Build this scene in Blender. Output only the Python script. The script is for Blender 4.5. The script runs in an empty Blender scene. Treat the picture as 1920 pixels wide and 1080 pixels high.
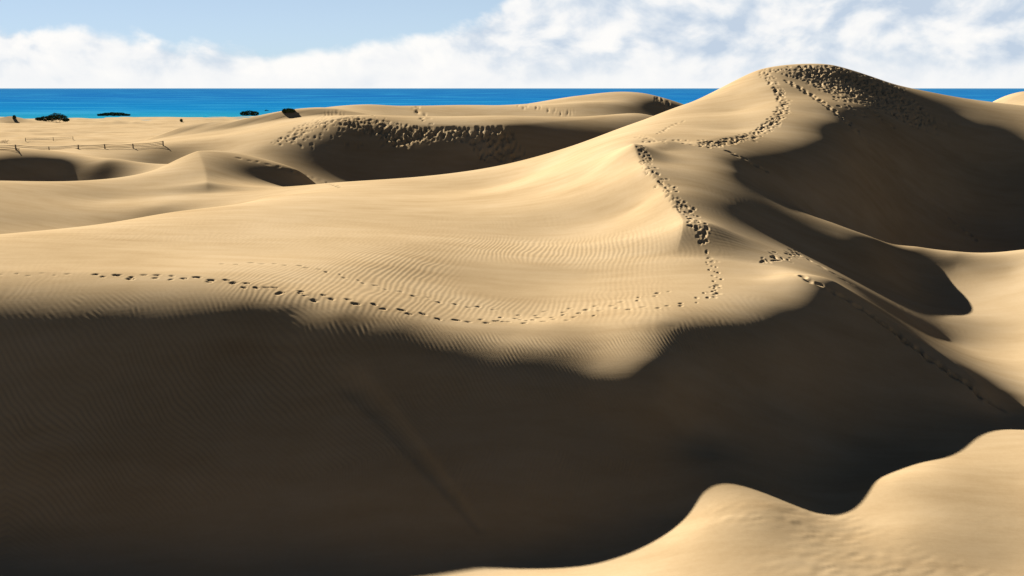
import bpy, math, random
import numpy as np
random.seed(7); RNG = np.random.default_rng(7)
scene = bpy.context.scene
COL = scene.collection

# ------------------------------------------------------------------ camera
FPX = 2059.0                          # focal length in pixels of a 1920 px wide picture
PITCH = math.atan(375/FPX)            # the horizon stands 375 px above the middle
SUN_AZ = math.radians(36)             # sun stands ahead, left of the view axis
SUN_EL = math.radians(22.8)
cam_d = bpy.data.cameras.new('camera'); cam = bpy.data.objects.new('camera', cam_d); COL.objects.link(cam)
cam_d.sensor_width = 36; cam_d.lens = 36*FPX/1920
cam_d.clip_start = .2; cam_d.clip_end = 200000
cam.location = (0, 0, 0)
cam.rotation_euler = (math.pi/2-PITCH, 0, 0)
scene.camera = cam

# ------------------------------------------------------------------ world
def N(nt, t, **kw):
    n = nt.nodes.new(t)
    for k, v in kw.items():
        if k.startswith('_'): n.inputs[k[1:]].default_value = v
        else: setattr(n, k, v)
    return n
def mth(nt, op, a, b=None, c=None, clamp=False):
    n = nt.nodes.new('ShaderNodeMath'); n.operation = op; n.use_clamp = clamp
    for i, v in enumerate((a, b, c)):
        if v is None: continue
        if isinstance(v, (int, float)): n.inputs[i].default_value = v
        else: nt.links.new(v, n.inputs[i])
    return n.outputs[0]
def mixc(nt, f, a, b):
    n = nt.nodes.new('ShaderNodeMix'); n.data_type = 'RGBA'
    for k, v in ((0, f), (6, a), (7, b)):
        if isinstance(v, (int, float, tuple)): n.inputs[k].default_value = v
        else: nt.links.new(v, n.inputs[k])
    return n.outputs[2]
def ramp(nt, f, stops, interp='LINEAR'):
    n = nt.nodes.new('ShaderNodeValToRGB'); n.color_ramp.interpolation = interp
    e = n.color_ramp.elements
    while len(e) < len(stops): e.new(.5)
    for k, (p, c) in zip(e, stops):
        k.position = p; k.color = c if isinstance(c, tuple) else (c, c, c, 1)
    nt.links.new(f, n.inputs[0]); return n.outputs[0]
world = bpy.data.worlds.new('World'); scene.world = world; world.use_nodes = True
nt = world.node_tree; nt.nodes.clear()
sky = N(nt, 'ShaderNodeTexSky', sky_type='NISHITA', sun_disc=False, sun_elevation=SUN_EL, sun_rotation=-SUN_AZ, altitude=0, air_density=.08, dust_density=0.0, ozone_density=1.0)
tc = N(nt, 'ShaderNodeTexCoord'); sep = N(nt, 'ShaderNodeSeparateXYZ'); nt.links.new(tc.outputs['Generated'], sep.inputs[0])
dx, dy, dz = sep.outputs
az = mth(nt, 'ARCTAN2', dx, dy)                      # bearing, 0 straight ahead
el = mth(nt, 'ARCSINE', dz)                          # elevation
comb = N(nt, 'ShaderNodeCombineXYZ'); nt.links.new(mth(nt, 'MULTIPLY', az, 10.0), comb.inputs[0]); nt.links.new(mth(nt, 'MULTIPLY', el, 15.0), comb.inputs[1])
big = N(nt, 'ShaderNodeTexNoise', noise_dimensions='3D', _Scale=1.1, _Detail=2.0, _Roughness=.5); nt.links.new(comb.outputs[0], big.inputs['Vector'])
fine = N(nt, 'ShaderNodeTexNoise', noise_dimensions='3D', _Scale=1.35, _Detail=9.0, _Roughness=.54, _Distortion=.25); nt.links.new(comb.outputs[0], fine.inputs['Vector'])
# height of the cloud tops over the bearing: a low bank to the left, towering clouds ahead and to the right
topn = N(nt, 'ShaderNodeFloatCurve'); cv = topn.mapping.curves[0]
pts = [(0.0,.05),(.30,.045),(.40,.036),(.425,.038),(.435,.050),(.447,.040),(.46,.032),(.475,.033),(.49,.047),(.497,.066),(.507,.092),(.53,.12),(.57,.14),(.62,.13),(.75,.08),(1.0,.05)]
while len(cv.points) < len(pts): cv.points.new(.5, .5)
for p, q in zip(cv.points, pts): p.location = (q[0], q[1]*4)
topn.mapping.update()
nt.links.new(mth(nt, 'MULTIPLY_ADD', az, 1/(2*math.pi), .5, clamp=True), topn.inputs['Value'])
top = mth(nt, 'MULTIPLY', topn.outputs[0], .25)
edge = mth(nt, 'SUBTRACT', top, el)
puff = mth(nt, 'MULTIPLY', mth(nt, 'SUBTRACT', fine.outputs[0], .5), .085)
puff = mth(nt, 'MULTIPLY', puff, mth(nt, 'MULTIPLY', el, 22.0, clamp=True))
cover = N(nt, 'ShaderNodeMapRange', interpolation_type='SMOOTHSTEP'); cover.inputs['From Min'].default_value = -.005; cover.inputs['From Max'].default_value = .010
nt.links.new(mth(nt, 'ADD', edge, puff), cover.inputs['Value'])
# light and shaded clumps inside the clouds, more grey to the right
off = N(nt, 'ShaderNodeVectorMath', operation='ADD'); off.inputs[1].default_value = (-.10, .13, 0); nt.links.new(comb.outputs[0], off.inputs[0])
fine2 = N(nt, 'ShaderNodeTexNoise', noise_dimensions='3D', _Scale=1.35, _Detail=6.0, _Roughness=.48, _Distortion=.25); nt.links.new(off.outputs[0], fine2.inputs['Vector'])
relief = mth(nt, 'SUBTRACT', fine.outputs[0], fine2.outputs[0])
tone = mth(nt, 'ADD', mth(nt, 'MULTIPLY', fine.outputs[0], .75), mth(nt, 'MULTIPLY', big.outputs[0], .75))
tone = mth(nt, 'ADD', tone, mth(nt, 'MULTIPLY', relief, 1.7))
side = mth(nt, 'MULTIPLY_ADD', az, .35, .02)
tone = mth(nt, 'SUBTRACT', tone, mth(nt, 'MAXIMUM', mth(nt, 'MINIMUM', side, .14), 0.0))
low = mth(nt, 'SUBTRACT', 1.0, mth(nt, 'MULTIPLY', el, 28.0, clamp=True))      # the far bank at the horizon evens out
tone = mth(nt, 'ADD', mth(nt, 'MULTIPLY', tone, mth(nt, 'SUBTRACT', 1.0, mth(nt, 'MULTIPLY', low, .8))), mth(nt, 'MULTIPLY', low, .68))
cl = ramp(nt, tone, [(.42, (.55, .65, .78, 1)), (.62, (.74, .80, .87, 1)), (.78, (.92, .93, .94, 1)), (.95, (1, .99, .97, 1))])
SKY_STRENGTH = .05
CLOUD = .135                                           # radiance of the sunlit cloud
cls = N(nt, 'ShaderNodeVectorMath', operation='SCALE'); cls.inputs['Scale'].default_value = CLOUD/SKY_STRENGTH
nt.links.new(cl, cls.inputs[0])
# pale maritime haze low over the horizon, thinning out upwards
haze = mth(nt, 'POWER', 2.718, mth(nt, 'MULTIPLY', mth(nt, 'ABSOLUTE', el), -4.5))
hz_c = N(nt, 'ShaderNodeRGB'); hz_c.outputs[0].default_value = (.63, .77, .765, 1)
hzs = N(nt, 'ShaderNodeVectorMath', operation='SCALE'); hzs.inputs['Scale'].default_value = .92*CLOUD/SKY_STRENGTH
nt.links.new(hz_c.outputs[0], hzs.inputs[0])
clear = mixc(nt, haze, sky.outputs[0], hzs.outputs[0])
col = mixc(nt, cover.outputs[0], clear, cls.outputs[0])
bg = N(nt, 'ShaderNodeBackground', _Strength=SKY_STRENGTH); nt.links.new(col, bg.inputs[0])
wo = N(nt, 'ShaderNodeOutputWorld'); nt.links.new(bg.outputs[0], wo.inputs[0])

# ------------------------------------------------------------------ sun
sun_d = bpy.data.lights.new('sun', 'SUN'); sun = bpy.data.objects.new('sun', sun_d); COL.objects.link(sun)
sun_d.energy = 5.0; sun_d.angle = math.radians(.53); sun_d.color = (1.0, .94, .84)
sun.rotation_euler = (math.pi/2-SUN_EL, 0, math.pi+SUN_AZ)   # light comes from ahead-left
scene.view_settings.view_transform = 'Standard'; scene.view_settings.look = 'None'
scene.view_settings.gamma = 1; scene.view_settings.use_curve_mapping = False
scene.view_settings.exposure = 2.88
scene.render.engine = 'CYCLES'
scene.cycles.max_bounces = 4; scene.cycles.diffuse_bounces = 1
scene.cycles.use_denoising = True

# ---- TERRAIN BEGIN
SD = np.array([math.sin(SUN_AZ), -math.cos(SUN_AZ)])   # horizontal direction light travels
def ray(px, py):
    u = (px-960)/FPX; v = (540-py)/FPX
    X = u; Y = math.cos(PITCH)+v*math.sin(PITCH); Z = -math.sin(PITCH)+v*math.cos(PITCH)
    h = math.hypot(X, Y)
    return math.atan2(X, Y), Z/h
def pz(px, py, z):           # seen at that bearing and dip, at height z
    th, t = ray(px, py); return (th, math.log(z/t), z)
def pr(px, py, r):           # seen there, r metres away
    th, t = ray(px, py); return (th, math.log(r), r*t)
def hz(px, r, z):            # bearing of a column, range and height
    py = 165
    for _ in range(4):
        th, t = ray(px, py); py += (t-z/r)*FPX
    return (ray(px, py)[0], math.log(r), z)
CTRL = []
def Z(*a):
    CTRL.extend(pz(*p) for p in a)
def R(*a):
    CTRL.extend(pr(*p) for p in a)
def H(*a):
    CTRL.extend(hz(*p) for p in a)
# foreground floor
Z((1900,1060,-16.9),(1920,900,-16.35),(1900,810,-16.15),(1900,700,-16.1),(1910,620,-16.05),(1900,550,-14.8),(1900,505,-13.65),
  (1500,1075,-16.55),(1300,815,-14.9),(1345,865,-15.32),(1370,905,-15.62),(1440,950,-15.9),(1470,1010,-16.25),(1330,985,-16.2),(1250,1075,-16.9),(1000,1110,-17.2),(1000,1070,-17.5),(600,1130,-17.95),(200,1130,-18.0),(-200,1130,-18.0),
  (1500,900,-16.3),(1550,945,-16.5),(1610,880,-16.4),(1700,1000,-16.4),(1680,900,-16.05),(1600,1000,-16.5),
  (2150,1050,-16.6),(2150,850,-15.6),(2150,650,-14.9),(1750,870,-16.1),(600,1085,-17.9),(200,1085,-18.1),(-100,1085,-18.1),(1830,810,-16.1))
H((-300,28,-18),(300,28,-18),(960,28,-17.8),(1600,28,-17.6),(2200,28,-17.4))
# front crest and slope
def front(px, yc, zc, yt, zf=-17.65):
    """profile of the front face in one column: crest, rounded shoulder down to row yt, slip face, floor"""
    th, tc = ray(px, yc); tt = ray(px, yt)[1]; rc = zc/tc
    for L in np.arange(1.5, 16, .05):
        if zc-L*(.06+.47/2.4) <= tt*(rc-L): break
    else: L = 8
    for L in np.arange(16, 1.5, -.05):
        if zc-L*(.06+.47/2.4) >= tt*(rc-L): break
    for u in (0, .3, .6, .8, 1.0):
        CTRL.append((th, math.log(rc-L*u), zc-L*(.06*u+.47/2.4*u**2.4)))
    z0 = zc-L*(.06+.47/2.4); r0 = rc-L
    n = (z0-zf)/.6
    for k in (.25, .5, .75, .97):
        CTRL.append((th, math.log(r0-n*k), z0+(zf-z0)*k))
for a in ((-250,508,-9.6,612),(-120,510,-9.6,612),(0,512,-9.6,612),(120,514,-9.6,610),(240,516,-9.6,604),(350,519,-9.6,598),(450,532,-9.8,592),
          (540,546,-10.05,592),(640,562,-10.3,608),(740,581,-10.65,632,-17.4),(850,601,-11.08,665,-17.4),(960,611,-11.36,697,-17.4),(1040,607,-11.40,711,-17.3),(1120,601,-11.40,722,-16.9)):
    front(*a)
Z((1240,600,-11.2),(1240,680,-12.3),(1240,740,-13.25),(1240,850,-15.1),(1250,965,-16.55))
Z((1450,540,-11.0),(1450,570,-11.35),(1450,605,-11.92),(1450,650,-12.7),(1450,750,-14.45),(1470,800,-15.25),(1600,700,-14.3),(1600,820,-16.2))
# tail
Z((1500,515,-10.6),(1610,575,-12.2),(1700,640,-13.8),(1800,710,-15.2),(1885,775,-16.15),(1700,750,-15.4),(1700,825,-16.25))
# rim and the trough before it
Z((1440,520,-10.9),(1440,480,-10.8),(1440,430,-10.2),(1440,402,-9.5),(1440,380,-8.95),(1440,362,-8.6),
  (1560,515,-11.95),(1560,490,-12.3),(1560,462,-11.6),(1560,434,-10.9),(1560,418,-10.65),
  (1640,560,-13.4),(1640,520,-13.5),(1640,490,-12.7),(1640,464,-12.1),(1640,447,-11.75),
  (1720,600,-14.95),(1720,560,-15.0),(1720,530,-14.5),(1720,500,-13.7),(1720,475,-12.9),(1720,462,-12.5),
  (1790,640,-15.95),(1790,590,-15.4),(1790,540,-14.8),(1790,500,-13.7),(1790,476,-12.9),
  (1340,302,-6.2),(1380,400,-9.1),(1380,330,-7.2),(1380,455,-10.2),(1250,300,-6.2),(1250,280,-5.5),
  (1860,476,-12.9),(1920,470,-12.9),(2100,455,-12.6))
# plateau and inner crest
Z((1320,450,-9.9),(1250,330,-7.2),(1210,290,-5.85),(1330,360,-7.9),(1350,520,-10.8),(1300,560,-11),
  (1185,262,-4.75),(1187,300,-6.1),(1211,350,-7.7),(1248,400,-9),(1278,450,-9.95),(1264,485,-10.45),(1220,540,-11.0))
Z((1150,330,-7.25),(1190,400,-9.1))
# basin
Z((1100,400,-9.4),(1000,400,-9.6),(1000,450,-10.4),(1000,500,-10.8),(1100,520,-11.0),(1000,560,-11.3),(1000,595,-11.5),(800,450,-9.9),(800,520,-10.6),
  (700,500,-10.05),(500,480,-9.7),(600,420,-9.6),(850,380,-9.6),(300,460,-9.5),(960,340,-9.1),(1100,330,-7.5))
# back edge of the main dune
Z((960,310,-8.9),(850,325,-9.5),(650,350,-9.9),(500,370,-10.0),(300,400,-10.0),(0,440,-10.0),(-300,470,-10.1))
R((1100,265,125),(1200,228,130),(1290,195,138),(1380,155,147),(1425,130,150))
R((1450,165,140),(1462,200,130),(1440,230,120),(1400,255,112),(1320,268,104),(1250,264,101),(1300,245,112),(1300,220,125),(1380,245,117),(1380,210,130),(1380,180,139),(1200,245,114))
H((650,138,-14),(300,112,-13.5),(0,98,-13),(-300,94,-13),(1200,175,-11),(1425,190,-9),(1100,165,-12))
# big dune
R((1470,122,152),(1560,122,153),(1640,145,155),(1690,160,157),(1740,172,160),(1830,188,165),(1920,198,168),(2100,215,172),
  (1800,215,152),(1900,225,154),(1850,240,149),(1850,300,142),(1880,400,131),(1900,460,122),(2100,300,145),(2100,420,128))
H((1850,112,-18.3),(1900,102,-17),(1750,105,-17.5),(1700,103,-16.5),(1600,98,-13.8),(1560,200,-8),(1800,230,-10),(1800,262,-9),(2100,300,-6))
R((1920,171,262),(1985,170,262),(1868,187,258))
R((1520,150,146),(1520,180,138),(1520,210,127),(1520,250,117.5),(1520,300,108.5),(1520,350,102),(1520,395,98),
  (1600,150,149),(1600,200,135.5),(1600,250,124),(1600,300,115.5),(1600,350,109),(1600,400,104.5),
  (1700,200,146),(1700,250,136),(1700,300,129),(1700,350,123),(1700,400,118),(1700,440,114),
  (1800,270,143),(1800,300,139),(1800,350,133),(1800,400,128),(1800,450,121))
# small dune behind, left
R((365,287,150),(385,330,135),(388,370,122),(300,312,146),(150,338,140),(0,352,140),(200,380,125),(50,400,115),(300,385,118),
  (440,292,152),(560,322,142),(640,352,136),(480,340,137),(560,350,138),(430,345,134),(-250,356,140))
H((0,150,-15.8),(100,151,-15.8),(200,155,-14.5),(-200,150,-16),(300,175,-12.5),(640,146,-15.2),(800,150,-15.5),(960,152,-14.8))
R((0,298,168),(100,303,168),(0,330,163),(100,332,164.5),(200,300,165),(0,287,195),(100,281,195),(200,287,185),(310,275,185),(430,250,200))
# dune with two ridges
R((500,270,175),(570,235,185),(640,225,184),(720,245,181),(800,240,182),(950,238,180),(1050,228,185),(1200,212,195),
  (640,300,173),(640,345,164),(800,290,173),(900,290,172),(720,320,167))
R((600,205,215),(700,196,230),(900,195,240),(1050,187,245),(1150,172,250),(1200,176,250),(1255,197,245),(900,228,215),(750,224,210))
H((1300,230,-9),(1100,205,-7),(800,280,-12),(1100,300,-12),(500,260,-11))
# flats to the shore
for px in (-300,100,500,900,1300,1700,2150):
    H((px,320,-16),(px,480,-20),(px,800,-23.8),(px,1050,-25.2),(px,1300,-27))
H((-300,240,-13),(100,240,-13))
CTRL = np.array(CTRL)
# slope along the light's direction, as the brightness in the photograph implies (0 = level, - = turned from the sun)
GRAD = [(60,325,-.7),(650,280,-.6),(700,320,-.6),(800,290,-.62),(900,275,-.6),(560,280,-.2),(1050,260,-.4),(540,343,-.65),(450,325,-.25),(330,330,.12),(200,350,.08),
 (1500,200,-.2),(1540,200,-.28),(1750,400,-.55),(1800,330,-.6),(1850,270,-.65),(1760,200,-.36),(1880,220,-.37),
 (1660,600,-.5),(1620,520,-.5),(1750,620,-.5),(1780,660,-.5),(1850,735,-.6),
 (1600,620,-.4),(1650,700,-.6),(1550,700,-.6),(1750,740,-.6),(1500,760,-.55),(1350,760,-.55),(1250,830,-.5),(1150,800,-.5),(1000,800,-.5),(800,760,-.5),(500,700,-.5),(200,720,-.5),(0,720,-.5),
 (1160,330,.25),(1210,410,.25),(1235,460,.25),(1140,300,.25),(1250,350,-.14),(1300,420,-.13),(1330,480,-.06),
 (900,480,.08),(700,470,.08),(1050,470,.05),(800,380,.15),(1000,345,.18),(500,420,.15),(300,430,.12),
 (1000,640,-.15),(1100,660,-.22),(1170,690,-.3),(1160,765,-.65),(1195,785,-.65),(1100,755,-.6),(1235,790,-.6),(1400,600,-.15),
 (1750,1000,-.02),(1850,900,-.02),(1850,560,0),(1880,650,.05)]
GRAD = np.array(GRAD, float)
def tps(d2):
    return 0.5*d2*np.log(d2+1e-12)
def evalf(S, th, rho):
    q, w = S
    out = w[-3]+w[-2]*th+w[-1]*rho
    for (a, b), c in zip(q, w):
        out = out+c*tps((th-a)**2+(rho-b)**2)
    return out
def locate(S, px, py):
    """walk along the line of sight to the first crossing"""
    th, t = ray(px, py)
    rho = np.linspace(math.log(30), math.log(330), 900)
    z = evalf(S, th+0*rho, rho); k = np.argmax(z >= t*np.exp(rho))
    return th, rho[k]
def fit(C, G=None, lam=1e-4, wg=1.0):
    q = C[:, :2]
    # centres only at the control points
    n = len(q); m = len(C)
    K = lambda a, b: tps(((a[:, None]-b[None])**2).sum(-1))
    P = lambda a: np.c_[np.ones(len(a)), a]
    U, _, _ = np.linalg.svd(P(q), full_matrices=True); N = U[:, 3:]
    KK = K(q, q)
    A = np.c_[KK[:m]@N, P(C[:, :2])]; y = C[:, 2]
    W = np.ones(m)
    if G is not None and len(G):
        g = G[:, :2]; d = g[:, None]-q[None]; d2 = (d**2).sum(-1)+1e-12
        f = (np.log(d2)+1)[..., None]*d                   # gradient of the kernel in (theta, rho)
        r = np.exp(g[:, 1]); s, c = np.sin(g[:, 0]), np.cos(g[:, 0])
        er = SD[0]*s+SD[1]*c; et = SD[0]*c-SD[1]*s
        Kg = (f[..., 0]*et[:, None]+f[..., 1]*er[:, None])/r[:, None]
        Pg = np.c_[np.zeros(len(g)), et/r, er/r]
        L = 0.03*r                                        # a slope counts over this length
        A = np.r_[A, np.c_[Kg@N, Pg]*(wg*L)[:, None]]; y = np.r_[y, G[:, 2]*wg*L]
    Rm = np.zeros((n, n)); Rm[:n-3, :n-3] = N.T@KK@N*lam
    c = np.linalg.solve(A.T@A+Rm, A.T@y)
    return q, np.r_[N@c[:n-3], c[n-3:]]
def solve():
    S = fit(CTRL)
    for _ in range(2):
        G = np.array([(*locate(S, a, b), g) for a, b, g in GRAD])
        S = fit(CTRL, G)
    return S
# sharp crests: polyline of (px, py), height of the cusp, reach on its left and right
RIDGES = [
 ([pz(1185,262,-4.75),pz(1187,300,-6.1),pz(1211,350,-7.7),pz(1248,400,-9),pz(1278,450,-9.95),pz(1264,485,-10.45)], 1.35, 5.5, 3.2),
 ([pr(1425,131,150),pr(1450,165,140),pr(1462,200,130),pr(1440,230,120),pr(1400,255,112),pr(1320,268,104),pr(1255,264,101),pr(1200,262,101)], .2, 4.0, 5.0),
 ([pz(1490,508,-10.5),pz(1610,575,-12.2),pz(1700,640,-13.8),pz(1800,710,-15.2),pz(1885,775,-16.15)], .5, 2.0, 1.6),
 ([pz(-250,508,-9.7),pz(0,512,-9.6),pz(170,515,-9.6),pz(350,519,-9.6),pz(500,540,-9.93),pz(640,562,-10.3),pz(760,585,-10.73),pz(860,603,-11.1)], .12, 3.0, 3.0),
 ([pr(365,287,150),pr(385,330,135),pr(388,365,124)], .75, 4.5, 4.0),
 ([pr(570,235,185),pr(640,225,184),pr(720,245,181),pr(800,240,182),pr(950,238,180),pr(1050,228,185),pr(1200,212,195)], .2, 5.0, 5.0),
]
def smooth_line(P, n):
    """Catmull-Rom through the points, n samples"""
    P = np.array(P, float); P = np.r_[[2*P[0]-P[1]], P, [2*P[-1]-P[-2]]]
    L = np.r_[0, np.cumsum(np.linalg.norm(np.diff(P[1:-1], axis=0), axis=1))]
    u = np.interp(np.linspace(0, L[-1], n), L, np.arange(len(L)))
    i = np.minimum(u.astype(int), len(L)-2); t = (u-i)[:, None]
    a, b, c, d = P[i], P[i+1], P[i+2], P[i+3]
    return .5*(2*b+(c-a)*t+(2*a-5*b+4*c-d)*t*t+(3*b-a-3*c+d)*t**3)
def ridge_field(S, th, rho):
    add = np.zeros_like(th)
    X = np.exp(rho)*np.sin(th); Y = np.exp(rho)*np.cos(th)
    for pts, h, wl, wr in RIDGES:
        n = 80; q = smooth_line([p[:2] for p in pts], n)
        lx = np.exp(q[:, 1])*np.sin(q[:, 0]); ly = np.exp(q[:, 1])*np.cos(q[:, 0])
        m = 7*max(wl, wr)
        sel = (X > lx.min()-m)&(X < lx.max()+m)&(Y > ly.min()-m)&(Y < ly.max()+m)
        x = X[sel]; y = Y[sel]
        best = np.full(x.shape, 1e9); side = np.zeros_like(x); ss = np.zeros_like(x)
        for k in range(n-1):
            ex, ey = lx[k+1]-lx[k], ly[k+1]-ly[k]; L2 = ex*ex+ey*ey
            t = np.clip(((x-lx[k])*ex+(y-ly[k])*ey)/L2, 0, 1)
            dx = x-lx[k]-t*ex; dy = y-ly[k]-t*ey; d = dx*dx+dy*dy
            b = d < best
            best[b] = d[b]; side[b] = (ex*dy-ey*dx)[b]; ss[b] = ((k+t)/(n-1))[b]
        d = np.sqrt(best+0.02); w = np.where(side > 0, wl, wr)
        tap = np.clip(np.minimum(ss, 1-ss)/.18, 0, 1); tap = tap*tap*(3-2*tap)
        q_ = np.clip((d/w-1.5)/2.5, 0, 1); add[sel] += h*tap*np.exp(-d/w)*(1-q_*q_*(3-2*q_))
    return add
def height(S, th, rho):
    return evalf(S, th, rho)+ridge_field(S, th, rho)
# ---- TERRAIN END
# ------------------------------------------------------------------ the ground sheet
T_SOL = solve()
# smooth part of the height on an even grid, read back with cubic interpolation
CT0, CT1, CR0, CR1, CST = -.66, .66, math.log(22), math.log(1420), .004
ct = np.arange(CT0, CT1+CST, CST); cr = np.arange(CR0, CR1+CST, CST)
def evalf_fast(S, th, rho):
    q, w = S
    out = w[-3]+w[-2]*th[:, None]+w[-1]*rho[None, :]
    for (a, b), c in zip(q, w):
        d2 = ((th-a)**2)[:, None]+((rho-b)**2)[None, :]+1e-12
        out += (.5*c)*d2*np.log(d2)
    return out
CZ = evalf_fast(T_SOL, ct, cr)
def cubw(t):
    return [.5*(-t+2*t*t-t**3), .5*(2-5*t*t+3*t**3), .5*(t+4*t*t-3*t**3), .5*(-t*t+t**3)]
def smooth_height(th, rho):
    """th, rho one-dimensional axes -> array (th, rho)"""
    u = np.clip((th-CT0)/CST, 1, len(ct)-3.001); i = u.astype(int); W = cubw(u-i)
    A = sum(w[:, None]*CZ[i+k-1] for k, w in enumerate(W))
    v = np.clip((rho-CR0)/CST, 1, len(cr)-3.001); j = v.astype(int); V = cubw(v-j)
    return sum(w[None, :]*A[:, j+k-1] for k, w in enumerate(V))
def axis(parts):
    out = []
    for a, b, st in parts:
        n = max(1, int(round((b-a)/st))); out += list(a+(b-a)*np.arange(n)/n)
    return np.array(out)
TH = axis([(-math.pi, -.66, .06), (-.66, -.452, .004), (-.452, .452, .00082), (.452, .66, .004), (.66, math.pi, .06)])
L = math.log
RH = axis([(L(.05), L(24), .09), (L(24), L(35), .012), (L(35), L(44), .0036), (L(44), L(75), .0019), (L(75), L(95), .0026), (L(95), L(158), .0022), (L(158), L(164), .004), (L(164), L(192), .0026),
           (L(192), L(330), .007), (L(330), L(1100), .010), (L(1100), L(1500), .03), (L(1500), L(9000), .12)])
nT, nR = len(TH), len(RH)
r_ = np.exp(RH)
TT, RR = np.meshgrid(TH, RH, indexing='ij'); R2 = np.exp(RR)
GX = R2*np.sin(TT); GY = R2*np.cos(TT)
def sstep(a, b, x):
    t = np.clip((x-a)/(b-a), 0, 1); return t*t*(3-2*t)
def lattice(nx, ny, seed):
    return np.random.default_rng(seed).standard_normal((nx, ny))
def noise2(x, y, seed):
    """smooth value noise, about unit size, period of one unit"""
    g = lattice(64, 64, seed)
    i = np.floor(x).astype(int); j = np.floor(y).astype(int); a = x-i; b = y-j
    a = a*a*a*(a*(a*6-15)+10); b = b*b*b*(b*(b*6-15)+10)
    f = lambda p, q: g[p % 64, q % 64]
    return (f(i, j)*(1-a)+f(i+1, j)*a)*(1-b)+(f(i, j+1)*(1-a)+f(i+1, j+1)*a)*b
# far away from the picture: low rolling dunes, the sea ahead, land behind
ahead = sstep(-.2, .5, np.cos(TT))
base = np.interp(RR, [L(1), L(120), L(400), L(900), L(1300), L(9000)], [-16, -15, -19, -24, -27, -32])*ahead+(1-ahead)*-15
base += (2.4*noise2(GX/60, GY/60, 3)+.8*noise2(GX/23+5, GY/23, 4))*(1-sstep(500, 900, R2)*ahead)
GZ = base.copy()
inner = np.abs(TT[:, 0]) < 1.1
fz = smooth_height(np.clip(TH[inner], -.655, .655), RH)
wgt = (1-sstep(.60, 1.05, np.abs(TT[inner])))*(1-sstep(1200, 1380, R2[inner]))
GZ[inner] = fz*wgt+GZ[inner]*(1-wgt)
fine = slice(np.searchsorted(TH, -.66), np.searchsorted(TH, .66))
GZ[fine] += ridge_field(T_SOL, TT[fine], RR[fine])*wgt[fine.start-np.argmax(inner):fine.stop-np.argmax(inner)]
SMOOTHZ = GZ.copy()

# picture position -> place on the ground (first crossing along the sight line)
def place(px, py):
    th, t = ray(px, py)
    u = np.clip(np.searchsorted(TH, th)-1, 0, nT-2)
    a = (th-TH[u])/(TH[u+1]-TH[u])
    z = SMOOTHZ[u]*(1-a)+SMOOTHZ[u+1]*a
    j0 = np.searchsorted(RH, L(30))
    el = z/r_
    hit = np.argmax(el[j0:] >= t)+j0
    if el[hit] < t: return None
    f = (t-el[hit-1])/(el[hit]-el[hit-1]+1e-9); f = min(max(f, 0), 1)
    r = math.exp(RH[hit-1]+f*(RH[hit]-RH[hit-1]))
    return r*math.sin(th), r*math.cos(th)
def ground_z(x, y, Zg=None):
    Zg = GZ if Zg is None else Zg
    th = math.atan2(x, y); rho = L(math.hypot(x, y))
    i = min(max(np.searchsorted(TH, th)-1, 0), nT-2); j = min(max(np.searchsorted(RH, rho)-1, 0), nR-2)
    a = (th-TH[i])/(TH[i+1]-TH[i]); b = (rho-RH[j])/(RH[j+1]-RH[j])
    return Zg[i, j]*(1-a)*(1-b)+Zg[i+1, j]*a*(1-b)+Zg[i, j+1]*(1-a)*b+Zg[i+1, j+1]*a*b
def window(x, y, m):
    th = math.atan2(x, y); r = math.hypot(x, y); rho = L(r)
    i0, i1 = np.searchsorted(TH, [th-m/r, th+m/r]); j0, j1 = np.searchsorted(RH, [rho-m/r, rho+m/r])
    return slice(max(i0-1, 0), i1+1), slice(max(j0-1, 0), j1+1)

# ---- small dunes on the flats towards the shore: gentle back, steep lee side turned to the camera
def dunelet(px, py, width, h, lean=0.0):
    p = place(px, py)
    if p is None: return
    cx, cy = p
    S = window(cx, cy, max(width, 22*h)*1.2)
    x = GX[S]-cx; y = GY[S]-cy+lean*(GX[S]-cx)
    hh = h*np.clip(1-(x/(width*.5))**2, 0, 1)**1.5
    v = y+(.5-.5*np.cos(x/width*3))*2
    prof = np.where(v > 0, np.exp(-(v/(8*h))**2), np.exp(-(v/(1.3*h))**2))
    GZ[S] += hh*prof
for d in ((10,232,60,3.4,.05),(350,250,20,1.3,-.1),(150,250,60,1.0,.02),(30,247,40,1.1,.05),(330,228,42,1.3,0),(235,232,60,1.4,.25),(470,214,60,1.2,0),(140,226,70,1.2,.1),
          (420,226,60,1.0,.1),(520,222,50,1.1,0),(250,222,60,1.0,.1),(60,262,26,.8,.04),(110,257,30,.7,.05)):
    dunelet(*d)
far = sstep(190, 260, R2)*(1-sstep(900, 1050, R2))*(np.abs(TT) < .66)
GZ += far*(.35*noise2(GX/17, GY/9, 11)+.5*noise2(GX/40, GY/30, 12))
SMOOTHZ = GZ.copy()

# ---- wind ripples, real relief on the near dunes
EL = GZ/R2
sl = (slice(fine.start, fine.stop), slice(np.searchsorted(RH, L(34)), np.searchsorted(RH, L(100))))
x, y, z, r2, th2 = GX[sl], GY[sl], GZ[sl], R2[sl], TT[sl]
u_ = x/y; t_ = z/r2
PXg = 960+FPX*np.tan(th2)*(math.cos(PITCH)+0*t_)                 # rough picture column of each grid point
PYg = 540+FPX*np.tan(np.arctan(-t_)-PITCH)
warp = 1.2*noise2(x/3.1, y/5.0, 21)+.38*noise2(x/1.0, y/1.6, 22)+.10*noise2(x/.5, y/.7, 28)
def gmask(a0, a1, b0, b1, soft):
    return sstep(a0-soft, a0+soft, PXg)*(1-sstep(a1-soft, a1+soft, PXg))*sstep(b0-soft*.4, b0+soft*.4, PYg)*(1-sstep(b1-soft*.4, b1+soft*.4, PYg))
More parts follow.
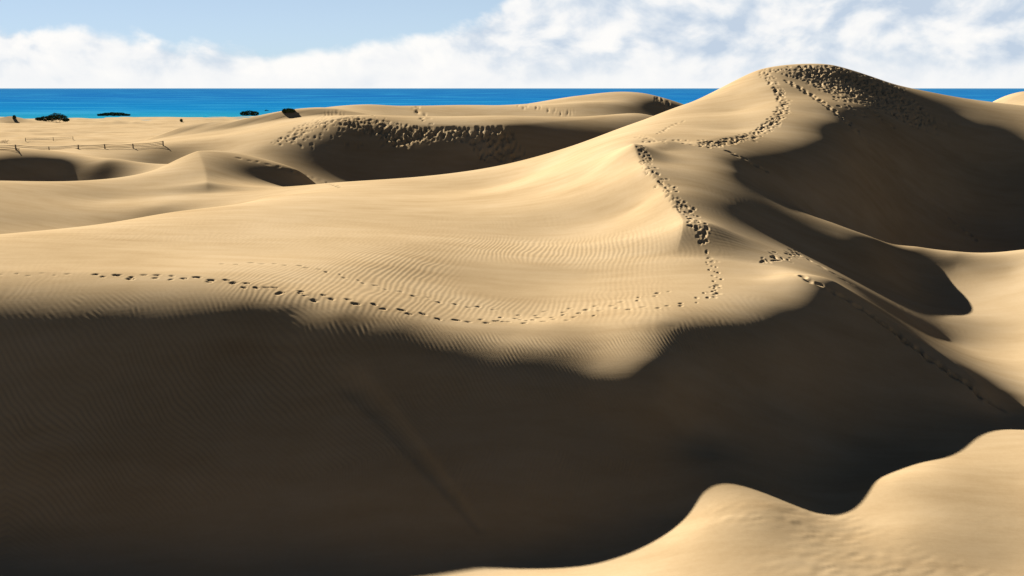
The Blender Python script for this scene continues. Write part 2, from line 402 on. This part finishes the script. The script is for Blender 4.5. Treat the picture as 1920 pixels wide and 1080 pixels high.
# front face: the ripples run down the slope and lean to the right
g_ = np.interp(y, [36, 42, 46, 49, 52, 58], [13, 7.5, 4.2, 2.6, 1.4, -.6])
xs_ = x*52/y                                     # they fan out a little from left to right
crest_row = np.interp(PXg, [-250, 0, 350, 500, 640, 760, 860, 960, 1040, 1240, 1450], [510, 514, 520, 542, 564, 588, 606, 622, 622, 606, 590])
m1 = sstep(0, 26, PYg-crest_row)*(1-sstep(860, 1010, PYg))*(1-sstep(1430, 1560, PXg))*(1-sstep(1180, 1280, PXg)*sstep(730, 800, PYg))
lam = np.interp(PXg, [-200, 500, 900, 1100, 1500], [.29, .25, .20, .18, .18])
patch = np.clip(.8+.45*noise2(x/5+9, y/4, 23), .2, 1)
ph = 2*math.pi*((xs_-g_)+np.interp(PXg, [500, 950], [.17, .13])*warp)/lam
rip = np.interp(PXg, [600, 1000], [.019, .015])*(lam/.28)**.7*m1*patch*(np.sin(ph)+.25*np.sin(2*ph+.6))
# basin between the crests: fine upright ripples
m2 = gmask(430, 1230, 425, 590, 60)*np.clip(.35+.55*noise2(x/7, y/9, 24), 0, 1)*(1-m1)
ph2 = 2*math.pi*(x-.12*y+.15*warp)/.30
rip += .0105*m2*np.sin(ph2)
# very faint ripples elsewhere on the lit sand
m3 = (1-m1)*(1-m2)*(1-sstep(800, 880, PYg))*.55*np.clip(.4+.5*noise2(x/9+3, y/9, 25), 0, 1)*(1-sstep(75, 95, r2))
rip += .005*m3*np.sin(2*math.pi*(x+.25*y+.5*warp)/.42)
# wispy unevenness on the floor
rip += .007*sstep(880, 960, PYg)*sstep(1150, 1350, PXg)*noise2((x+.3*y)/.5, (y-.3*x)/.18, 26)*np.clip(.3+noise2(x/3, y/2, 27), 0, 1)
GZ[sl] += rip

# ---- tracks: every footprint is a dent with a pushed-up rim
def stamp(cx, cy, hd, ln, wd, dp, rim=.08):
    S = window(cx, cy, 1.9*ln)
    if S[0].stop <= S[0].start or S[1].stop <= S[1].start: return
    c, s = math.cos(hd), math.sin(hd)
    x = GX[S]-cx; y = GY[S]-cy
    a = (x*s+y*c)/ln; b = (x*c-y*s)/wd
    q = a*a+b*b
    GZ[S] += dp*(-np.exp(-(q*1.1)**1.6)+rim*np.exp(-((np.sqrt(q)-1.45)/.42)**2))
def walk(pts, stride=.72, gap=.13, size=(.27, .13), depth=.07, jit=.06, skip=0.0, dens=60):
    P = []
    for p in smooth_line(pts, dens):
        q = place(*p)
        if q: P.append(q)
    P = np.array(P); seg = np.r_[0, np.cumsum(np.linalg.norm(np.diff(P, axis=0), axis=1))]
    s = random.uniform(0, stride); k = 0
    while s < seg[-1]:
        x = np.interp(s, seg, P[:, 0]); y = np.interp(s, seg, P[:, 1])
        x2 = np.interp(s+.3, seg, P[:, 0]); y2 = np.interp(s+.3, seg, P[:, 1])
        hd = math.atan2(x2-x, y2-y) if (x2-x)**2+(y2-y)**2 > 1e-6 else hd0
        hd0 = hd; sd = gap if k % 2 else -gap
        if random.random() >= skip:
            f = random.uniform(.8, 1.25)
            stamp(x+sd*math.cos(hd)+random.gauss(0, jit), y-sd*math.sin(hd)+random.gauss(0, jit), hd+random.gauss(0, .25), size[0]*f, size[1]*f, depth*random.uniform(.6, 1.3))
        s += stride*random.uniform(.85, 1.15); k += 1
def band(pts, half, n, size=(.3, .2), depth=.1, dens=60, hd=None):
    """n prints scattered along a line, within half picture pixels of it"""
    Lp = smooth_line(pts, dens)
    for _ in range(n):
        u = random.random()*(len(Lp)-1); i = min(int(u), len(Lp)-2); p = Lp[i]+(Lp[i+1]-Lp[i])*(u-i)
        t = Lp[i+1]-Lp[i]; t /= np.linalg.norm(t)+1e-9
        w = half[0]+(half[1]-half[0])*u/(len(Lp)-1) if isinstance(half, tuple) else half
        o = random.uniform(-1, 1)*random.uniform(.5, 1.25)*w
        q = place(p[0]-t[1]*o, p[1]+t[0]*o)
        if q:
            f = random.uniform(.65, 1.3)
            stamp(q[0], q[1], random.uniform(-.9, .9), size[0]*f, size[1]*f*random.uniform(.7, 1.2), depth*random.uniform(.35, 1.25))
def area(poly, n, size, depth):
    P = np.array(poly, float); a = 0
    def inside(x, y):
        c = False
        for i in range(len(P)):
            x0, y0 = P[i]; x1, y1 = P[i-1]
            if (y0 > y) != (y1 > y) and x < (x1-x0)*(y-y0)/(y1-y0)+x0: c = not c
        return c
    lo, hi = P.min(0), P.max(0); k = 0
    for _ in range(n*20):
        if k >= n: break
        x, y = random.uniform(lo[0], hi[0]), random.uniform(lo[1], hi[1])
        if not inside(x, y): continue
        q = place(x, y); k += 1
        if q:
            f = random.uniform(.6, 1.35)
            stamp(q[0], q[1], random.uniform(-1, 1), size[0]*f, size[1]*f*random.uniform(.7, 1.2), depth*random.uniform(.3, 1.2))
# along the front crest
walk([(165,517),(350,520),(440,530),(520,543),(620,558),(760,585),(860,603)], depth=.10, size=(.19,.11), gap=.2)
walk([(200,518),(350,522),(440,533),(530,547),(600,558)], depth=.09, size=(.19,.11), gap=.3, stride=1.0)
walk([(-40,514),(60,514),(160,516)], depth=.04, skip=.4, size=(.16,.09))
# old trail across the basin
walk([(395,497),(480,494),(560,499),(610,508),(650,521),(720,541),(790,556),(850,571),(940,581)], depth=.065, size=(.17,.10), gap=.16)
# along the lip
walk([(865,606),(960,602),(1060,592),(1100,582),(1200,578),(1270,572),(1320,557),(1345,530),(1335,500)], depth=.07, gap=.2, size=(.16,.09))
walk([(890,604),(1000,590),(1150,571),(1230,552),(1272,538)], depth=.06, gap=.25, skip=.15, size=(.16,.09))
walk([(930,607),(1000,602),(1080,597),(1110,588)], depth=.07, gap=.3, size=(.16,.09))
# crest path
band([(1200,270),(1215,313),(1243,344),(1262,365),(1285,392),(1310,426),(1322,455)], (9, 14), 190, (.16,.11), .10)
band([(1320,470),(1338,500),(1345,540),(1325,560)], 10, 24, (.16,.10), .08)
band([(1185,263),(1250,265),(1300,267)], 5, 26, (.22,.13), .08)
walk([(1235,252),(1255,238),(1285,226)], depth=.08, size=(.28,.16))
# big curved crest
band([(1428,131),(1452,160),(1466,196),(1446,228),(1402,256),(1345,269),(1310,269)], (9, 6), 420, (.22,.14), .13)
band([(1455,165),(1474,196),(1456,228),(1410,258)], 8, 130, (.22,.14), .13)
# trampled summit, thinning out at its edges
area([(1428,128),(1480,124),(1560,123),(1620,140),(1690,164),(1760,228),(1715,240),(1650,205),(1560,182),(1500,150)], 900, (.24,.15), .15)
area([(1490,124),(1560,123),(1640,146),(1700,190),(1620,190),(1540,160)], 420, (.25,.16), .17)
area([(1560,125),(1700,165),(1790,240),(1740,262),(1600,215),(1500,160)], 120, (.24,.15), .14)
# trails down the dark face
walk([(1470,150),(1530,186),(1580,225),(1720,360),(1830,450)], depth=.17, size=(.34,.2), stride=.85)
walk([(1478,152),(1530,183),(1585,225),(1640,280)], depth=.16, size=(.34,.2), stride=.85, gap=.25)
walk([(1365,284),(1400,300),(1432,319)], depth=.16, size=(.36,.18), stride=.8)
# tail crest
walk([(1498,516),(1560,546),(1620,582),(1660,610),(1720,656),(1800,711),(1880,770)], depth=.15, size=(.27,.14), stride=.72, gap=.08, jit=.03)
walk([(1560,547),(1620,583),(1660,612),(1720,658),(1800,713)], depth=.12, size=(.27,.14), stride=.8, gap=.06, jit=.03)
band([(1425,486),(1460,482),(1500,478)], 10, 34, (.3,.09), .09)
walk([(1480,468),(1540,500),(1600,535)], depth=.09, size=(.4,.12), stride=.8)
# the dune with two ridges
area([(505,270),(560,235),(620,208),(700,222),(800,240),(800,262),(740,272),(700,250),(640,234),(590,238),(560,262)], 520, (.40,.21), .17)
area([(480,274),(520,262),(620,206),(720,214),(810,232),(810,270),(720,280)], 90, (.40,.21), .15)
area([(700,240),(800,240),(960,238),(985,290),(960,302),(900,300),(880,265),(790,262),(745,275)], 480, (.42,.24), .2)
band([(780,200),(790,212),(800,226)], 6, 30, (.5,.3), .22)
band([(950,193),(1000,201),(1075,214)], 5, 60, (.45,.26), .2)
band([(1228,183),(1256,194)], 4, 30, (.5,.26), .2)
walk([(440,296),(520,312),(580,332),(640,352)], depth=.12, size=(.35,.2), stride=1.2)
# the tail trail is worn into one line lower down
walk([(1610,575),(1660,610),(1720,656),(1800,711),(1880,770)], depth=.13, size=(.30,.10), stride=.3, gap=.02, jit=.02)
# slide mark on the front face
P = np.array([place(*p) for p in smooth_line([(655,712),(700,750),(760,822),(820,892),(860,940),(900,992)], 40)])
for k, (cx, cy) in enumerate(P):
    w = .55*(1-k/44)+.1
    S = window(cx, cy, 3*w)
    d = ((GX[S]-cx)**2+(GY[S]-cy)**2)/w**2
    GZ[S] -= .03*np.exp(-d*d)

# ---- mesh
def grid_mesh(name, X, Y, Zc, wrap):
    n, m = X.shape
    me = bpy.data.meshes.new(name)
    co = np.stack([X, Y, Zc], -1).reshape(-1, 3).astype(np.float32)
    ii = np.arange(n if wrap else n-1)[:, None]; jj = np.arange(m-1)[None]
    i2 = (ii+1) % n
    q = np.stack([ii*m+jj, ii*m+jj+1, i2*m+jj+1, i2*m+jj], -1).reshape(-1, 4).astype(np.int32)
    me.vertices.add(len(co)); me.vertices.foreach_set('co', co.ravel())
    me.loops.add(q.size); me.loops.foreach_set('vertex_index', q.ravel())
    me.polygons.add(len(q)); me.polygons.foreach_set('loop_start', np.arange(0, q.size, 4, dtype=np.int32))
    me.update(calc_edges=True)
    me.shade_smooth() if hasattr(me, 'shade_smooth') else me.polygons.foreach_set('use_smooth', np.ones(len(q), bool))
    return me
def new_mat(name):
    m = bpy.data.materials.new(name); m.use_nodes = True; m.node_tree.nodes.clear(); return m
def finish(m, bsdf):
    o = m.node_tree.nodes.new('ShaderNodeOutputMaterial'); m.node_tree.links.new(bsdf.outputs[0], o.inputs[0]); return m
def sand_material():
    m = new_mat('sand'); nt = m.node_tree
    geo = N(nt, 'ShaderNodeNewGeometry')
    n1 = N(nt, 'ShaderNodeTexNoise', _Scale=.09, _Detail=4.0, _Roughness=.6); nt.links.new(geo.outputs['Position'], n1.inputs['Vector'])
    mp = N(nt, 'ShaderNodeMapping'); mp.inputs['Scale'].default_value = (.35, 1.6, 1.0); mp.inputs['Rotation'].default_value = (0, 0, .35)
    nt.links.new(geo.outputs['Position'], mp.inputs['Vector'])
    n2 = N(nt, 'ShaderNodeTexNoise', _Scale=.55, _Detail=5.0, _Roughness=.6); nt.links.new(mp.outputs[0], n2.inputs['Vector'])
    n3 = N(nt, 'ShaderNodeTexNoise', _Scale=5.0, _Detail=5.0, _Roughness=.75); nt.links.new(geo.outputs['Position'], n3.inputs['Vector'])
    f = mth(nt, 'ADD', mth(nt, 'MULTIPLY', n1.outputs[0], .49), mth(nt, 'MULTIPLY', n2.outputs[0], .35))
    f = mth(nt, 'ADD', f, mth(nt, 'MULTIPLY', n3.outputs[0], .16))
    c = ramp(nt, f, [(.34, (.152, .107, .058, 1)), (.5, (.183, .134, .077, 1)), (.66, (.208, .157, .096, 1))])
    b = N(nt, 'ShaderNodeBsdfDiffuse', _Roughness=0.0); nt.links.new(c, b.inputs['Color'])
    n4 = N(nt, 'ShaderNodeTexNoise', _Scale=3.0, _Detail=6.0, _Roughness=.7); nt.links.new(mp.outputs[0], n4.inputs['Vector'])
    bump = N(nt, 'ShaderNodeBump', _Strength=.12, _Distance=.03); nt.links.new(n4.outputs[0], bump.inputs['Height'])
    nt.links.new(bump.outputs[0], b.inputs['Normal'])
    return finish(m, b)
SAND = sand_material()
dunes = bpy.data.objects.new('sand_dunes', grid_mesh('sand_dunes', GX, GY, GZ, True)); COL.objects.link(dunes)
dunes.data.materials.append(SAND); dunes['kind'] = 'structure'; dunes['label'] = 'rolling golden sand dunes with rippled slopes and tracks of footprints'

# ------------------------------------------------------------------ sea
def sea_material():
    m = new_mat('sea_water'); nt = m.node_tree
    geo = N(nt, 'ShaderNodeNewGeometry'); sp = N(nt, 'ShaderNodeSeparateXYZ'); nt.links.new(geo.outputs['Position'], sp.inputs[0])
    d = mth(nt, 'SQRT', mth(nt, 'ADD', mth(nt, 'MULTIPLY', sp.outputs[0], sp.outputs[0]), mth(nt, 'MULTIPLY', sp.outputs[1], sp.outputs[1])))
    lg = mth(nt, 'LOGARITHM', d, 10.0)
    f = mth(nt, 'MULTIPLY_ADD', lg, .6, -1.8, clamp=True)              # 1 km .. 46 km
    c = ramp(nt, f, [(.0, (.007, .090, .138, 1)), (.08, (.003, .062, .148, 1)), (.3, (.004, .046, .132, 1)), (.75, (.006, .046, .122, 1)), (1, (.028, .075, .130, 1))])  # paler far end is horizon haze put into the water colour
    mp = N(nt, 'ShaderNodeMapping'); mp.inputs['Scale'].default_value = (.0035, .006, 1)
    nt.links.new(geo.outputs['Position'], mp.inputs['Vector'])
    n1 = N(nt, 'ShaderNodeTexNoise', _Scale=1.0, _Detail=5.0, _Roughness=.6); nt.links.new(mp.outputs[0], n1.inputs['Vector'])
    st = ramp(nt, n1.outputs[0], [(.5, 0.0), (.62, 1.0)])
    c = mixc(nt, mth(nt, 'MULTIPLY', st, .55), c, (.014, .105, .180, 1))
    b = N(nt, 'ShaderNodeBsdfPrincipled', _Roughness=.45); nt.links.new(c, b.inputs['Base Color'])
    b.inputs['Specular IOR Level'].default_value = 0.0; b.inputs['IOR'].default_value = 1.33
    n2 = N(nt, 'ShaderNodeTexNoise', _Scale=.12, _Detail=5.0, _Roughness=.6); nt.links.new(geo.outputs['Position'], n2.inputs['Vector'])
    bump = N(nt, 'ShaderNodeBump', _Strength=.5, _Distance=1.5); nt.links.new(n2.outputs[0], bump.inputs['Height'])
    nt.links.new(bump.outputs[0], b.inputs['Normal'])
    return finish(m, b)
st_ = np.linspace(-1.25, 1.25, 121); sr_ = np.geomspace(700, 90000, 60)
a_, b_ = np.meshgrid(st_, sr_, indexing='ij')
sea = bpy.data.objects.new('sea', grid_mesh('sea', b_*np.sin(a_), b_*np.cos(a_), np.full_like(a_, -25.0), False)); COL.objects.link(sea)
sea.data.materials.append(sea_material()); sea['kind'] = 'structure'; sea['label'] = 'bright blue sea reaching the horizon behind the dunes'

# ------------------------------------------------------------------ things
def tag(o, label, cat, group=None):
    o['label'] = label; o['category'] = cat
    if group: o['group'] = group
    return o
def empty(name, loc):
    o = bpy.data.objects.new(name, None); COL.objects.link(o); o.location = loc; o.empty_display_size = .5; return o
def mesh_obj(name, V, F, mat, parent=None, smooth=False):
    me = bpy.data.meshes.new(name); me.from_pydata([tuple(map(float, v)) for v in V], [], F); me.update()
    if smooth: me.polygons.foreach_set('use_smooth', np.ones(len(F), bool))
    o = bpy.data.objects.new(name, me); COL.objects.link(o); me.materials.append(mat); o.parent = parent; return o
def tube(P, rad, sides=6):
    """closed tapering tube along the points; rad one number per point"""
    V, F = [], []
    P = np.array(P, float)
    for i, p in enumerate(P):
        t = P[min(i+1, len(P)-1)]-P[max(i-1, 0)]; t /= np.linalg.norm(t)+1e-9
        a = np.cross(t, (0, 0, 1) if abs(t[2]) < .9 else (1, 0, 0)); a /= np.linalg.norm(a); b = np.cross(t, a)
        for k in range(sides):
            q = 2*math.pi*k/sides; V.append(p+rad[i]*(a*math.cos(q)+b*math.sin(q)))
    for i in range(len(P)-1):
        for k in range(sides):
            F.append((i*sides+k, i*sides+(k+1) % sides, (i+1)*sides+(k+1) % sides, (i+1)*sides+k))
    F.append(tuple(range(sides))[::-1]); F.append(tuple(range((len(P)-1)*sides, len(P)*sides)))
    return V, F
def plain(name, c1, c2, scale, rough=.8):
    m = new_mat(name); nt = m.node_tree
    tcn = N(nt, 'ShaderNodeTexCoord'); n = N(nt, 'ShaderNodeTexNoise', _Scale=scale, _Detail=4.0); nt.links.new(tcn.outputs['Object'], n.inputs['Vector'])
    c = ramp(nt, n.outputs[0], [(.35, (*c1, 1)), (.65, (*c2, 1))])
    b = N(nt, 'ShaderNodeBsdfDiffuse', _Roughness=.3); nt.links.new(c, b.inputs['Color'])
    return finish(m, b)
LEAF = plain('shrub_leaves', (.024, .040, .014), (.065, .085, .034), .6)
BARK = plain('shrub_bark', (.06, .045, .03), (.11, .085, .06), 3)
WOOD = plain('weathered_wood', (.07, .055, .04), (.14, .11, .08), 6)
WIRE = plain('dark_wire', (.03, .026, .022), (.05, .045, .04), 4, .6)
REED = plain('dry_reed', (.16, .12, .075), (.22, .17, .11), 5)

def shrub(px, py, wpx, hpx, lumps, label, leaves):
    p = place(px, py)
    if p is None: return
    r = math.hypot(*p); m = r/FPX
    W, Hh = wpx*m, hpx*m
    root = empty('shrub', (p[0], p[1], ground_z(*p)-.05)); tag(root, label, 'shrub', 'dark shrubs along the shore')
    V, F = [], []
    cl = []
    for (fx, fz, s) in lumps:                       # centre across, height, size as shares of the width / height
        cl.append((fx*W*.5, 0, fz*Hh, s))
    for k in range(leaves):
        cx, cy, cz, s = random.choice(cl)
        while True:
            q = np.random.default_rng(random.randrange(1 << 30)).uniform(-1, 1, 3)
            if .25 < q@q < 1: break
        c = np.array([cx+q[0]*s*W*.5, cy+q[1]*s*W*.4, max(.15, cz+q[2]*s*Hh)])
        a = np.array([random.gauss(0, 1) for _ in range(3)]); a /= np.linalg.norm(a); b = np.cross(a, [random.gauss(0, 1) for _ in range(3)]); b /= np.linalg.norm(b)+1e-9
        sz = random.uniform(.35, .8)*max(.5, m*2.2)
        i = len(V); V += [c-a*sz, c+b*sz*.45, c+a*sz, c-b*sz*.45]; F.append((i, i+1, i+2, i+3))
    mesh_obj('crown', V, F, LEAF, root)
    for cx, cy, cz, s in cl:
        b0 = np.array([cx*.8, 0, -.3]); t0 = np.array([cx, random.gauss(0, .4), cz+.4*s*Hh])
        V, F = tube([b0, (b0+t0)/2+[random.gauss(0, .2), 0, .1], t0], [.16, .11, .04], 5)
        mesh_obj('stem', V, F, BARK, root)
shrub(97, 228, 60, 14, [(-.72,.30,.22),(-.35,.38,.3),(0,.42,.34),(.3,.62,.42),(.55,.5,.36),(.82,.22,.2)], 'tallest dark green shrub clump at the far left before the sea', 2600)
shrub(213, 218, 58, 8, [(-.75,.3,.24),(-.4,.45,.32),(0,.5,.36),(.35,.45,.36),(.75,.3,.26)], 'long low dark shrub clump right of the tallest clump', 1900)
shrub(468, 217, 38, 10, [(-.5,.4,.4),(0,.5,.45),(.5,.4,.4)], 'rounded dark shrub near the water, left of the two-ridged dune', 1300)
shrub(541, 210, 24, 6, [(-.5,.4,.4),(0,.5,.45),(.5,.4,.4)], 'flat dark shrub closest to the two-ridged dune', 900)
shrub(27, 222, 9, 5, [(0,.5,.6)], 'tiny shrub near the left edge of the shore', 220)
shrub(500, 211, 9, 5, [(-.3,.4,.5),(.4,.4,.4)], 'tiny shrub between the two dark shrubs by the dune', 220)
shrub(340, 228, 8, 4, [(0,.5,.6)], 'tiny lone shrub on the pale far flats', 200)

def fence(posts, hpx, label, wires):
    P = [place(*p) for p in posts]
    P = [p for p in P if p]
    c = P[0]; r = math.hypot(*P[len(P)//2]); h = hpx*r/FPX
    root = empty('wire_fence', (c[0], c[1], ground_z(*c))); tag(root, label, 'fence', 'wire fences on the left flats')
    base = np.array(root.location); tops = []
    for p in P:
        z = ground_z(*p); b = np.array([p[0], p[1], z-.4])-base
        lean = np.array([random.gauss(0, .05), random.gauss(0, .05), 0])
        V, F = tube([b, b+[0, 0, .4+h*.5]+lean*.5, b+[0, 0, .4+h]+lean], [.11, .10, .085], 7)
        mesh_obj('post', V, F, WOOD, root); tops.append(b+[0, 0, .4]+lean*.5)
    for f in wires:
        L_ = []
        for a, b in zip(tops, tops[1:]):
            for k in range(6):
                t = k/6; q = a+(b-a)*t; q = q+[0, 0, h*f-.12*4*t*(1-t)]
                L_.append(q)
        L_.append(tops[-1]+[0, 0, h*f])
        V, F = tube(L_, [.04]*len(L_), 4)
        mesh_obj('wire', V, F, WIRE, root)
fence([(-28,281),(30,281),(92,281),(147,280),(197,279),(250,278),(306,273)], 8, 'nearer wire fence of dark posts, left of the small lit dune', (.3, .6, .9))
fence([(48,265),(100,264),(137,262)], 6, 'farther short wire fence of three posts at the left', (.5, .9))
# reed windbreak left of the fences
p = place(8, 268)
root = empty('reed_windbreak', (p[0], p[1], ground_z(*p))); tag(root, 'slanting pale dry reeds stuck in sand at the left edge', 'windbreak')
for k in range(8):
    x = (k-5)*.30; V, F = tube([(x, random.gauss(0, .1), -.3), (x+.5, random.gauss(0, .1), .5), (x+1.1+random.gauss(0, .1), random.gauss(0, .15), .95+random.gauss(0, .12))], [.07, .06, .03], 5)
    mesh_obj('reed', V, F, REED, root)
